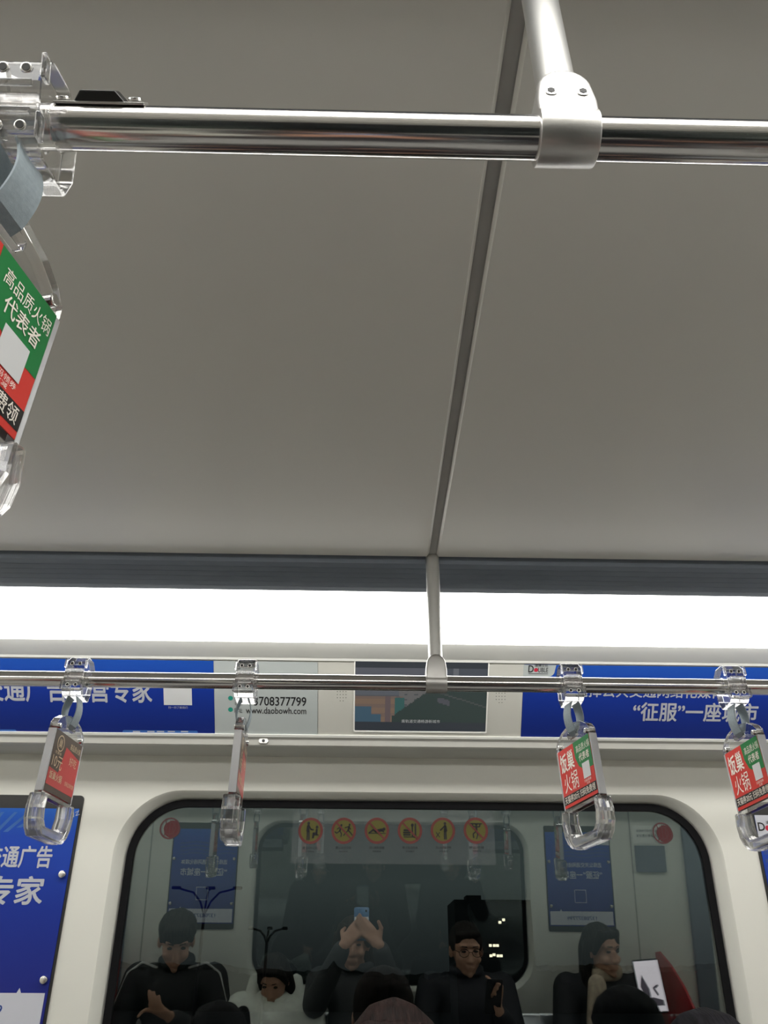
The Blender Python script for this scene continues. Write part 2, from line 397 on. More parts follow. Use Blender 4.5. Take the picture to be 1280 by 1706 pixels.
# ---------------------------------------------------------------- grab rails with their hanger poles
HR = .4535; RR = .01345
def grab_rail(Y, label):
    root = empty('grab_rail', T(.1175, Y, H + HR), label, 'handrail')
    MB().cyl((XA - .12 + .02, 0, 0), (XB - .12 - .02, 0, 0), RR, n=40).build('rail', M['steel'], root, smooth=True)
    MB().cyl((0, 0, .03), (0, 0, .262), .0128, n=32).build('pole', M['pole'], root, smooth=True)
    # bracket: a sleeve round the rail with a round-topped tongue gripping the pole
    def tongue():
        L = []
        for k in range(13):
            a = PI * k / 12; L.append((.0175 * math.cos(a), .030 + .0195 * math.sin(a)))
        return [(.0185, .0)] + [(.0190, .018)] + L + [(-.0190, .018), (-.0185, .0)]
    b = MB(); n = 32
    for x0, x1, ro in ((-.0185, .0185, .0172),):
        b.cyl((x0, 0, 0), (x1, 0, 0), ro, n=40)
    br = b.build('bracket', M['cast'], root, bevel=.0012, smooth=True)
    b = MB().prism(tongue(), -.0165, .0165, fm=lambda u, v, w: (u, w, v))
    tg = b.build('bracket_tongue', M['cast'], root, bevel=.004, smooth=True, seg=4)
    for sx in (-1, 1):
        for sy in (-1, 1):
            if Y > 1 and sy < 0: continue
            MB().cyl((sx * .0100, sy * .0155, .0235), (sx * .0100, sy * .0172, .0235), .0044, n=20).build('screw', M['screw'], tg)
            MB().cyl((sx * .0100, sy * .0172, .0235), (sx * .0100, sy * .0175, .0235), .0026, n=6).build('screw_socket', M['dark'], tg)
    return root
YN, YF = .298, 1.342
grab_rail(YN, 'thick stainless steel rail running overhead close to the camera, with its hanger pole')
grab_rail(YF, 'stainless steel rail carrying four clear strap handles in front of the advertising band')

# small bracket screwed on the near rail beside the strap clamp
cc = empty('rail_clip', T(-.170, YN - .0113, H + HR + .0073) @ Matrix.Rotation(R(57), 4, 'X'), 'small dark metal clip with two screws on top of the near rail', 'clip')
MB().prism([(-.016, .0), (-.0105, .0075), (.0105, .0075), (.017, .0)], -.005, .005, fm=lambda u, v, n: (u, n, v)).build('clip_body', M['frame'], cc, bevel=.0008)
MB().box((0, 0, .0006), (.055, .011, .0016)).build('base_plate', M['pole'], cc, bevel=.0004)
for x in (-.023, .021): MB().cyl((x, 0, .002), (x, 0, .0042), .0042, n=16).build('screw', M['screw'], cc, bevel=.001)

# ---------------------------------------------------------------- strap handles
toL = lambda u, v, n: (u, -n, v)      # card coordinates (across, up, out of the front) to the handle's own axes
toB = lambda u, v, n: (-u, n, v)      # the same seen on the back
def make_strap():
    root = empty('strap_handle', T(0, 0, 0), 'x', 'strap handle')
    # clamp: octagonal clear block round the rail
    oc = [(-.013, .035), (.012, .035), (.026, .025), (.031, .004), (.029, -.020), (.018, -.036), (-.018, -.034), (-.028, -.026), (-.029, .010), (-.026, .024)]
    hole = [(RR * 1.02 * math.cos(2 * PI * k / 28), RR * 1.02 * math.sin(2 * PI * k / 28)) for k in range(28)]
    yz = lambda u, v, n: (n, u, v)
    cl = MB().prism(oc, -.0165, .0165, fm=yz, holes=[hole]).build('clamp', M['clear'], root, bevel=.0016)
    for z in (.008, -.010): MB().box((0, -.0295, z), (.024, .003, .004)).build('clamp_rib', M['clear'], cl, bevel=.0008)
    for x in (-.0175, .0175):
        for z, y in ((.020, -.026), (-.019, -.0275)): MB().box((x, y, z), (.003, .008, .016)).build('clamp_rib', M['clear'], cl, bevel=.0008)
    for x in (-.0068, .0068):
        for z, m, y in ((.019, 'screw', -.0268), (-.019, 'screw', -.0280)):
            s = MB(); s.cyl((x, y, z), (x, y - .0015, z), .0036, n=18); s.build('screw', M[m], cl, bevel=.0006)
            MB().cyl((x, y - .0015, z), (x, y - .0018, z), .0024, n=14).build('screw_socket', M['dark'], cl)
    # webbing loop
    P = []
    for t in np.linspace(0, 1, 14): P.append((.0035 + .0088 * math.sin(PI * (.12 + .80 * t)) , -.082 + t * .052))
    path = [(0, -n, z) for n, z in reversed(P)] + [(0, 0, -.0875)] + [(0, n, z) for n, z in P]
    MB().sweep(path, .024, .0016, (1, 0, 0)).build('webbing_loop', M['web'], root)
    # handle
    CZ = -.150                                        # middle of the card below the rail
    out = [(-.0585, .048), (-.0575, .058), (-.050, .067), (-.034, .076), (-.012, .081), (.012, .081), (.034, .076), (.050, .067), (.0575, .058), (.0585, .048),
           (.0585, -.052), (.0625, -.072), (.0605, -.090), (.053, -.104), (.040, -.1145), (-.040, -.1145), (-.053, -.104), (-.0605, -.090), (-.0625, -.072), (-.0585, -.052)]
    grip = [(-.043, -.0565), (.043, -.0565), (.047, -.074), (.042, -.090), (.033, -.0985), (-.033, -.0985), (-.042, -.090), (-.047, -.074)]
    slot = rrect(-.014, .0585, .014, .0685, .003, 3)
    hd = MB().prism(out, -.006, .006, fm=toL, holes=[grip, slot]).build('handle', M['clear'], root, T(0, 0, CZ), bevel=.0018)
    # the thicker grip bar that the hand closes on
    go = [(-.0585, -.052), (-.0625, -.072), (-.0605, -.090), (-.053, -.104), (-.040, -.1145), (.040, -.1145), (.053, -.104), (.0605, -.090), (.0625, -.072), (.0585, -.052)]
    gi = [(.0465, -.054), (.0475, -.074), (.0425, -.0905), (.0335, -.0990), (-.0335, -.0990), (-.0425, -.0905), (-.0475, -.074), (-.0465, -.054)]
    MB().prism(go + gi, -.0135, .0135, fm=toL).build('grip', M['clear'], hd, bevel=.003)
    for x in (-.047, .047):
        MB().cyl((x, -.0085, .0545), (x, .0085, .0545), .0042, n=16).build('bolt', M['screw'], hd, bevel=.001)
    for x in (-.0565, .0565):
        MB().prism([(x - .0021, -.050), (x + .0021, -.050), (x + .0021, .048), (x - .0021, .048)], -.0062, .0062, fm=toL).build('lit_card_edge', M['lit_edge'], hd, bevel=.0004)  # pale strips added where the clear sides look lit white
    # advert on the front: red card, green corner, black band
    w, h, n = .054, .048, .0064
    f = MB().prism([(-w, -h), (w, -h), (w, h), (-w, h)], .0055, n, fm=toL).build('advert_card', M['red'], hd)
    g = Flat(n + .0002); g.poly([(.000, h), (.002, .022), (.010, .006), (.022, -.001), (.036, -.004), (w, -.004), (w, h)])
    g.build('green_corner', M['green'], hd, mp=toL)
    Flat(n + .0002).rect(-w, -.043, w, -.0285).build('black_band', M['black'], hd, mp=toL)
    k = n + .0005
    lettering('card_lettering', [glyphs('饭巢', (-.049, .009, -.003, .040), k, .018), glyphs('火锅', (-.045, -.025, .002, .005), k),
        glyphs('高品质火锅', (.008, .028, .052, .040), k), glyphs('代表者', (.014, .012, .047, .025), k, .012),
        glyphs('天猫券20元 扫码免费领', (-.050, -.0415, .050, -.030), k, .008), glyphs('扫码领券', (.020, -.0235, .042, -.0190), k), glyphs('立减', (.026, -.0275, .036, -.0240), k)],
        M['cream'], hd, mp=toL)
    Flat(k).rect(.020, -.0175, .043, .0075).build('pale_square', M['qr'], hd, mp=toL)
    # advert on the back: dark card with a red block
    MB().prism([(-w, -h), (w, -h), (w, h), (-w, h)], .0055, n, fm=toB).build('back_advert', M['brown'], hd)
    q = Flat(n + .0002); q.poly([(-.006, .030), (w, .022), (w, -.038), (-w, -.038), (-w, -.012), (-.018, -.014)]); q.build('red_block', M['backred'], hd, mp=toB)
    q = Flat(k); q.ring(-.030, .030, .013, .0112)
    q.build('gold_ring', M['gold'], hd, mp=toB)
    for nm, L in (('price_lettering', [glyphs('10元', (-.048, -.010, -.010, .010), k), glyphs('优惠券', (-.044, .0115, -.020, .0165), k)]), ('badge_lettering', [glyphs('巢', (-.037, .023, -.023, .037), k)]),
                  ('name_lettering', [glyphs('饭巢火锅', (-.048, -.028, .000, -.016), k, .01)]), ('offer_lettering', [glyphs('扫码立享优惠', (.014, -.027, .050, -.020), k)]),
                  ('slogan_lettering', [glyphs('好吃', (.014, .006, .044, .020), k)]), ('headline_lettering', [glyphs('高品质火锅', (.008, .030, .050, .040), k)])):
        lettering(nm, L, M['gold'], hd, mp=toB)
    return root
strap = make_strap()
def place(o, X, Y, psi, roll, label, side, tilt=0):
    o.location = (X, Y, H + HR); o['label'] = label; o['group'] = side
    for c in children(o):
        if c.name.startswith('handle'):
            c.rotation_euler = (0, R(-roll), R(psi)); c.location = (0, .004 if tilt else 0, c.location.z)
        elif c.name.startswith('clamp'): c.rotation_euler = (R(tilt), 0, 0)
        elif c.name.startswith('webbing'): c.rotation_euler = (0, 0, R(psi))
    return o
GF, GN = 'strap handles on the far rail', 'strap handles on the near rail'
place(strap, -.511, YF, -94, 1, 'clear strap handle with dark brown and red card, leftmost on the far rail', GF)
SP = [(-.2165, YF, -87, 1, 'clear strap handle turned edge-on in front of the white contact sheet', GF),
      (.355, YF, -74, 4, 'clear strap handle with red and green card, just right of the video screen', GF),
      (.643, YF, -84, 3, 'clear strap handle with red and green card, rightmost on the far rail', GF),
      (-.2145, YN, 77, -2, 'largest clear strap handle, on the near rail at the left edge of the photo', GN, 22),
      (-.511, YN, -92, 1, 'near-rail strap handle seen only in the glass, leftmost reflection', GN),
      (.355, YN, -88, 1, 'near-rail strap handle seen only in the glass, right of the prohibition signs', GN),
      (.643, YN, -90, 1, 'near-rail strap handle seen only in the glass, rightmost reflection', GN)]
for a in SP: place(copy_tree(strap), *a)

# ---------------------------------------------------------------- the advertising band on the far side
def bx(x0, y0, x1, y1): return pbox(x0, y0, x1, y1, ADF)
VT, VB = _L - .006, .004
def sheet(name, u0, u1, m, parent, n0=.0005, n1=.002, v0=VB, v1=VT):
    return MB().prism([(u0, v0), (u1, v0), (u1, v1), (u0, v1)], n0, n1).build(name, m, parent)
uL = on(357, 1160, ADF)[0]; uW = on(530, 1160, ADF)[0]; uR = on(871, 1160, ADF)[0]
ad = empty('advertising_sheet', ADF, 'long blue advertising sheet with white characters, left of the white contact sheet', 'advertisement')
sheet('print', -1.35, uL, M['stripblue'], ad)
lettering('characters', [glyphs('交通广告运营专家', bx(-27, 1126, 253, 1168.5), .0024, .022)], M['letter'], ad)
x0, y0, x1, y1 = bx(273, 1134, 320, 1174); Flat(.0023).rect(x0, y0, x1, y1).build('pale_square', M['qr'], ad)
lettering('small_characters', [glyphs('扫一扫了解我们', bx(281, 1176, 313, 1180), .0024)], M['letter'], ad)
f = Flat(.0023)
for (a, b_, c) in ((205, 330, 1216), (-90, 28, 1214)):
    q0 = bx(a, c, b_, c + 7); f.poly(rrect(q0[0], q0[1], q0[2], q0[3], .004, 4))
f.build('train_drawing', M['lblue'], ad)
f = Flat(.0026)
for a in (222, 246, 262, 280, 302): q0 = bx(a, 1217, a + 12, 1219); f.rect(*q0)
f.build('train_windows', M['letter'], ad)

cs = empty('contact_sheet', ADF, 'white contact sheet with a phone number and web address on the advertising band', 'advertisement')
sheet('print', uL + .0008, uW - .0008, M['sheet'], cs)
lettering('phone_number', [glyphs('13708377799', bx(417, 1160.5, 510.5, 1175), .0024, .012), glyphs('www.daobowh.com', bx(410, 1178, 510.5, 1188.5), .0024, .008),
    glyphs('媒体', bx(391, 1160.5, 404, 1166.5), .0024), glyphs('咨询', bx(391, 1168, 404, 1174), .0024), glyphs('网址', bx(391, 1179, 404, 1187), .0024)], M['ink'], cs)
f = Flat(.0023)
for y in (1162.5, 1181.5): u, v = on(384.5, y, ADF); f.disc(u, v, .0058)
f.build('teal_dot', M['teal'], cs)

# screen housing with two groups of speaker holes
sp = empty('display_unit', ADF, 'pale housing with dark video screen and speaker holes in the advertising band', 'screen')
sheet('housing', uW + .0008, uR - .0008, M['grey_panel'], sp, n1=.0022)
c0, c1 = on(591, 1216, ADF), on(812, 1103, ADF)
u0, v0, u1, v1 = c0[0], c0[1], c1[0] + .002, c1[1]
MB().prism(rrect(u0 - .0032, v0 - .0042, u1 + .0032, v1 + .0025, .004, 4), .001, .0042, holes=[rrect(u0, v0, u1, v1, .002, 3)]).build('bezel', M['white'], sp, bevel=.0006)
# the picture on the screen: a city street between two black bars
NU, NV = 96, 54
V = []; F = []; COL = []
def px_col(s, t):
    if t > .91 or t < .13: return (.030, .036, .045)
    t = (t - .13) / .78
    c = (.115, .125, .145) if t > .5 else (.10, .10, .11)
    if t > .72: c = (.12, .125, .15)
    if .33 < s < .56 and .30 < t < .66:
        c = (.155, .15, .145)
        if int(s * 40) % 3 == 0 and int(t * 30) % 3 == 0: c = (.08, .085, .09)
    if s < .36 and t < .48:
        c = (.23, .15, .10) if int(t * 12) % 2 == 0 else (.19, .13, .10)
        if s > .22 and int(s * 26) % 2 == 0: c = (.14, .10, .10)
        if s < .12 and t < .28 or (s < .2 and t < .15): c = (.05, .11, .16)
    if .30 < s < .37 and .05 < t < .44: c = (.035, .12, .11)
    edge = .10 + (s - .28) * 1.75
    if s > .28 and t < min(edge, .72 - .35 * max(0, s - .62)):
        c = (.028, .048, .040)
        if abs(t - (.62 - .75 * (s - .55))) < .012 and s > .62: c = (.075, .08, .08)
        if .62 < s < .72 and .30 < t < .44 and abs((t - .40) + (s - .66) * .8) < .05: c = (.085, .085, .10)
    elif s > .62 and t >= .45: c = (.075, .085, .105)
    if .74 < s < .78 and t > .74: c = (.16, .17, .19)
    return c
for j in range(NV):
    for i in range(NU):
        b0 = len(V); s0, s1, t0, t1 = i / NU, (i + 1) / NU, j / NV, (j + 1) / NV
        V += [(u0 + (u1 - u0) * a, v0 + (v1 - v0) * c, .0030) for a, c in ((s0, t0), (s1, t0), (s1, t1), (s0, t1))]
        F.append([b0, b0 + 1, b0 + 2, b0 + 3]); COL.append(px_col((s0 + s1) / 2, (t0 + t1) / 2))
me = bpy.data.meshes.new('screen'); me.from_pydata(V, [], F)
ca = me.color_attributes.new('picture', 'FLOAT_COLOR', 'CORNER')
for k, p in enumerate(me.polygons):
    for li in p.loop_indices: ca.data[li].color = (*COL[k], 1)
sm = bpy.data.materials.new('screen_picture'); sm.use_nodes = True; nt = sm.node_tree; bs = nt.nodes['Principled BSDF']
at = nt.nodes.new('ShaderNodeVertexColor'); at.layer_name = 'picture'
nt.links.new(at.outputs['Color'], bs.inputs['Emission Color']); bs.inputs['Emission Strength'].default_value = .6
bs.inputs['Base Color'].default_value = (.015, .017, .02, 1); bs.inputs['Roughness'].default_value = .25
scr = link('screen', me, sm, sp)
cap = mat('caption_white', (.1, .1, .1), .4, emit=(.5, .5, .5), estr=.5)
lettering('caption', [glyphs('乘轨道交通畅游新城市', bx(669, 1198, 733, 1203.5), .0034)], cap, sp)
for xc in (569.5, 834):
    f = Flat(.0024)
    for j in range(6):
        for i in range(4):
            if j == 5 and i in (0, 3): continue
            u, v = on(xc - 7.2 + 4.8 * i, 1141 + j * 5.2 + (xc - 569) * .011, ADF); f.disc(u, v, .0011, 10)
    f.build('speaker_holes', M['dark'], sp)

rs = empty('advertising_sheet', ADF, 'blue advertising sheet right of the screen with a white logo tab in its corner', 'advertisement')
M['stripblue2'] = M['stripblue']
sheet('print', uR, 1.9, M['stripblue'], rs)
q0 = bx(872, 1100, 926, 1127)
tabp = [(q0[0], VT), (q0[0], q0[1]), (q0[2] - .018, q0[1])] + [(q0[2] - .018 + .016 * math.sin(R(a)), q0[1] + .016 - .016 * math.cos(R(a))) for a in range(15, 91, 15)] + [(q0[2] + .001, VT)]
Flat(.0023).poly(tabp).build('logo_tab', M['sheet'], rs)
lettering('logo_letters', [glyphs('D', bx(880.5, 1108, 889, 1119.5), .0026, .02), glyphs('UBLE', bx(896.5, 1112, 913, 1119.5), .0026, .012), glyphs('道博文化', bx(891, 1106, 913, 1110.5), .0026, .01)], M['ink'], rs)
f = Flat(.0026); u, v = on(893, 1115.5, ADF); f.disc(u, v, .0050); f.build('logo_dot', M['inkred'], rs)
f = Flat(.0026); f.rect(*bx(880.5, 1121.5, 913, 1122.5)); f.build('logo_underline', M['ink'], rs)
lettering('slogan', [glyphs('选择公共交通网络化媒体', bx(958, 1140, 1207, 1161.5), .0026, .016), glyphs('“征服”一座城市', bx(1055, 1170.5, 1262, 1201), .0026, .022)], M['letter'], rs)
# latch on the ledge
lk = empty('ledge_latch', T(-.253, 1.9055, H + .4955), 'small oval metal latch in the ledge under the contact sheet', 'latch')
lt = MB(); lt.prism(rrect(-.0115, -.0062, .0115, .0062, .006, 6), -.002, .0045, fm=lambda u, v, n: (u, -n, v)); lt.build('latch_plate', M['pole'], lk, bevel=.0008)
MB().cyl((0, -.004, 0), (0, -.0056, 0), .0036, n=14).build('key_slot', M['dark'], lk)

# ---------------------------------------------------------------- wall posters
def poster(F, u0, u1, label, kind, n=.036):
    """a framed blue poster in a dark surround, held by round stand-off screws"""
    vb, vt = -.118, .395
    root = empty('wall_poster', F @ T(0, 0, n), label, 'poster')
    MB().prism(rrect(u0, vb, u1, vt, .010, 4), -.002, .004).build('frame', M['frame'], root, bevel=.001)
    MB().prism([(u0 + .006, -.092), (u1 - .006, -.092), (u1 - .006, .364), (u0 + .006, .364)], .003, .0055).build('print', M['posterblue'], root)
    Flat(.0058).poly([(u0 + .012, -.086), (u1 - .012, -.086), (u1 - .012, -.022), (u1 - .065, -.022), (u1 - .070, -.012), (u1 - .075, -.022), (u0 + .012, -.022)]).build('white_panel', M['pwhite'], root)
    lettering('phone_number', [glyphs('13708377799', (u0 + .10, -.062, u1 - .10, -.045), .0061, .01)], M['dblue'], root)
    if kind == 'expert':
        lettering('slogan', [glyphs('交通广告', (u1 - .2075, .232, u1 - .0515, .279), .0061, .024), glyphs('运营专家', (u1 - .3300, .154, u1 - .0575, .2125), .0061, .024)], M['letter'], root)
        f = Flat(.0060)
        for pts in ([(u1 - .024, .352), (u1 - .016, .345), (u1 - .019, .357), (u1 - .026, .342)], [(u1 - .014, .355), (u1 - .006, .360), (u1 - .012, .348), (u1 - .003, .351)], [(u1 - .033, .335), (u1 - .022, .336)]): f.line(pts, .0013)
        f.build('script_mark', M['letter'], root)
        f = Flat(.0058)
        for k in range(6): f.poly([(u1 - .30 + k * .03, .27 + .01 * k), (u1 - .288 + k * .03, .27 + .01 * k), (u1 - .25 + k * .032, .355), (u1 - .258 + k * .032, .355)])
        f.build('rays', M['lblue'], root)
    else:
        Flat(.0058).poly([(u0 + .006, .364), (u0 + .006, .300), (u0 + .085, .300), (u0 + .100, .308), (u0 + .106, .325), (u0 + .106, .364)]).build('logo_tab', M['pwhite'], root)
        lettering('logo_letters', [glyphs('D', (u0 + .010, .328, u0 + .026, .3465), .0061, .02), glyphs('UBLE', (u0 + .040, .3285, u0 + .076, .340), .0061, .012), glyphs('道博文化', (u0 + .031, .3435, u0 + .076, .351), .0061, .01)], M['ink'], root)
        Flat(.0061).disc(u0 + .0330, .334, .0062).build('logo_dot', M['inkred'], root)
        f = Flat(.0058)
        for k in range(4):
            y = .300 - k * .018
            f.poly([(u0 + .012 + .03 * a, y + .004 * math.sin(a * 1.1)) for a in range(0, 11)] + [(u0 + .012 + .03 * a, y - .008 + .004 * math.sin(a * 1.1)) for a in range(10, -1, -1)])
        f.build('wave_stripes', M['dblue'], root)
        lettering('slogan', [glyphs('选择公共交通网络化媒体', (u0 + .055, .190, u1 - .055, .214), .0061, .016), glyphs('“征服”一座城市', (u0 + .055, .135, u1 - .055, .172), .0061, .022)], M['letter'], root)
        f = Flat(.0060); c = (u0 + u1) / 2; f.line([(c - .03, .02), (c + .03, .02), (c + .03, .08), (c - .03, .08), (c - .03, .02)], .003); f.build('square_outline', M['letter'], root)
    for v in (.218, .004):
        for uu in (u0 + .018, u1 - .018):
            s = MB().cyl((uu, v, .004), (uu, v, .016), .0082, n=24).build('standoff_screw', M['screw'], root, bevel=.002, smooth=True)
    return root
poster(FAR, -1.055, -.700, 'large blue framed poster on the far wall, left of the window, with round screws', 'expert')
poster(FAR, .953, 1.308, 'blue framed poster with a logo tab on the far wall, right of the window', 'conquer')
poster(NEAR, -1.308, -.953, 'blue slogan poster seen mirrored near the right end of the window glass', 'conquer')
poster(NEAR, .686, 1.040, 'blue slogan poster seen mirrored near the left end of the window glass', 'conquer')

# ---------------------------------------------------------------- stickers on the far window
st = empty('warning_sticker', FAR @ T(0, 0, .0006), 'clear film with six round yellow and red prohibition signs along the window top', 'sticker')
MB().prism([(-.186, .248), (.316, .248), (.316, .373), (-.186, .373)], 0, .0004).build('film', M['film'], st)
RS = .0305
def man(f, x, y, s, arms, legs, lean=0):
    f.disc(x + lean * .55 * s, y + .62 * s, .12 * s, 16); f.line([(x + lean * .4 * s, y + .42 * s), (x, y)], .20 * s)
    for L in arms + legs: f.line([(x + a * s, y + b * s) for a, b in L], .11 * s)
def sign(k, name_cap):
    cx, cy = -.141 + .0822 * k, .322 + .0008 * k
    F0 = Matrix.Translation((cx, cy, 0)) @ Matrix.Scale(RS, 4)
    g = Flat(.02).disc(0, 0, .84).build('round_sign', M['yellow'], st, F0)
    Flat(.03).ring(0, 0, 1.0, .80).build('ring', M['signred'], g)
    f = Flat(.045)
    if k == 0:
        man(f, -.18, -.02, .95, [[(.05, .4), (.22, .12), (.42, .1)], [(-.08, .4), (-.12, 0)]], [[(.06, 0), (.08, -.68)], [(-.07, 0), (-.08, -.68)]])
        f.disc(.52, .28, .11); f.line([(.5, .08), (.48, -.2), (.25, -.2), (.22, -.5)], .16); f.line([(.62, -.3), (.2, -.32)], .08)
    elif k == 1:
        man(f, -.32, -.02, .7, [[(.05, .4), (.3, .25)], [(0, .4), (-.3, .2)]], [[(0, 0), (.2, -.3), (.15, -.6)], [(0, 0), (-.35, -.25), (-.55, -.1)]], .3)
        man(f, .35, .02, .7, [[(.05, .4), (.3, .15)], [(0, .4), (-.35, .3)]], [[(0, 0), (.3, -.25), (.5, -.5)], [(0, 0), (-.3, -.3), (-.5, -.55)]], .3)
    elif k == 2:
        f.disc(.58, .12, .12); f.line([(.42, .06), (-.1, -.04)], .22); f.line([(-.1, -.04), (-.3, .06), (-.62, -.18)], .13); f.line([(.3, .05), (.55, -.08)], .1); f.line([(-.65, -.2), (.7, -.2)], .05)
    elif k == 3:
        f.line([(-.5, -.15), (.0, -.15)], .12); f.line([(-.5, -.32), (.0, -.32)], .12); f.line([(-.45, .02), (-.05, .02)], .14); f.line([(-.5, -.48), (.6, -.48)], .06)
        f.line([(.2, -.4), (.2, .4)], .1); f.disc(.2, .42, .12); f.line([(.45, -.4), (.45, .5)], .12)
    elif k == 4:
        man(f, .18, -.02, .9, [[(-.05, .4), (-.3, .15), (-.42, .05)], [(.08, .4), (.14, 0)]], [[(.06, 0), (.08, -.68)], [(-.07, 0), (-.06, -.68)]])
        f.line([(-.55, -.15), (-.28, -.5)], .06); f.line([(-.28, -.15), (-.55, -.5)], .06)
    else:
        f.line([(-.5, .52), (.5, .52)], .08); man(f, .05, -.05, .8, [[(-.05, .4), (-.35, .45), (-.38, .68)], [(.08, .4), (.35, .45), (.38, .68)]], [[(0, 0), (-.35, -.25), (-.3, -.6)], [(0, 0), (.12, -.35), (-.02, -.7)]])
    f.build('pictogram', M['ink'], g)
    if k in (1, 2, 3, 5): Flat(.055).line([(-.58, .58), (.58, -.58)], .13).build('slash', M['signred'], g)
    lettering('sign_caption', [glyphs(name_cap, (-.62, -1.38, .62, -1.18), .05), glyphs('文明乘车', (-.36, -1.62, .36, -1.48), .05)], M['ink'], g)
for k, c in enumerate(('请主动让座', '禁止追逐打闹', '禁止躺卧踩踏', '禁止车内饮食', '禁止乱扔废弃物', '禁止吊挂')): sign(k, c)
def metro_logo(px, py, label):
    u, v = on(px, py, FAR)
    r = empty('round_sticker', FAR @ T(u, v, .0006), label, 'sticker')
    f = Flat(.0002); f.ring(0, 0, .0250, .0215); f.ring(0, 0, .0150, .0128)
    for a in (-.012, 0, .012): f.line([(a, -.018), (a * .6, .0), (a, .018)], .0022)
    f.build('ring_mark', M['logo_dark'], r)
    Flat(.0001).disc(.006, -.002, .0200).build('red_disc', M['logo_red'], r)  # set off from the ring, painting the double pane's second image
metro_logo(283, 1380, 'round red logo sticker in the upper left corner of the window')
metro_logo(1104, 1388, 'round red logo sticker in the upper right corner of the window')

# ---------------------------------------------------------------- opposite side of the car, seen in the glass
nb = empty('notice_plate', NEAR @ T(-1.52, .355, .036), 'pale printed notice plate seen mirrored above a dark box at the right of the glass', 'sign')
MB().prism(rrect(-.085, -.045, .085, .045, .004, 3), 0, .004).build('plate', M['white'], nb)
lettering('notice_lines', [glyphs('列车运行时请勿倚靠车门', (-.075, .012, .075, .026), .0045), glyphs('请扶好站稳注意安全', (-.075, -.012, .065, .002), .0045)], M['ink'], nb)
MB().prism(rrect(-1.60, .170, -1.44, .300, .004, 3), .036, .050).build('control_box', M['slat'], None, NEAR)
setp(bpy.data.objects['control_box'], 'dark square box seen mirrored below the pale notice plate', 'box')
for i, (ua, ub) in enumerate(((-1.425, -1.419), (1.150, 1.156))):
    o = MB().prism([(ua, -1.25), (ub, -1.25), (ub, .55), (ua, .55)], .036, .038).build('trim_%d' % TR, M['seam'], None, NEAR); TR += 1; o['kind'] = 'structure'
for i, (ua, ub) in enumerate(((-1.80, -1.70), (1.24, 1.32))):
    o = MB().prism([(ua, -1.25), (ub, -1.25), (ub, .55), (ua, .55)], .036, .060).build('door_%d' % (i + 1), M['slat'], None, NEAR, bevel=.006); o['kind'] = 'structure'
def end_panel(X, label):
    r = empty('seat_end_panel', T(X, 0, 0), label, 'screen panel')
    top = [(-.40, 1.09), (-.34, 1.10), (-.20, 1.06), (-.05, .99), (.06, .91), (.12, .82), (.13, .40), (.12, .30), (-.40, .30)]
    sl = [rrect(-.30 + .075 * k, .55, -.275 + .075 * k, .90 - .03 * k, .012, 4) for k in range(5)]
    MB().prism(top, -.006, .006, fm=lambda u, v, n: (n, u, v), holes=sl).build('panel', M['redglass'], r, bevel=.002)
    MB().cyl((0, .09, 0), (0, .09, .32), .016).build('post', M['steel'], r, smooth=True)
    MB().cyl((0, -.36, 0), (0, -.36, .32), .016).build('post', M['steel'], r, smooth=True)
end_panel(1.50, 'red slotted panel at the bench end, mirrored at the right of the glass')
end_panel(-1.25, 'red slotted panel at the bench end, mirrored at the left of the glass')
def bench(mir, x0, x1, label):
    r = empty('bench', T((x0 + x1) / 2, 0, 0), label, 'bench'); w = (x1 - x0) / 2
    g = lambda u, v, n: (n, (2 * YC - u) if mir else u, v)
    MB().prism([(1.60, .405), (1.585, .415), (1.595, .430), (1.70, .424), (1.90, .412), (2.00, .418), (2.00, .395), (1.90, .390), (1.70, .400)], -w, w, fm=g).build('seat', M['bench'], r, smooth=True)
    MB().prism([(2.005, .415), (2.055, .80), (2.068, .815), (2.075, .80), (2.022, .40)], -w, w, fm=g).build('backrest', M['bench'], r, smooth=True)
    for k in (-.8, 0, .8): MB().prism([(1.70, 0), (1.70, .395), (1.99, .395), (1.99, 0)], k * w - .02, k * w + .02, fm=g).build('support', M['ledge'], r)
bench(False, -1.15, 1.46, 'steel bench under the far window')
bench(True, -1.15, 1.46, 'steel bench on the photographer’s side of the car')

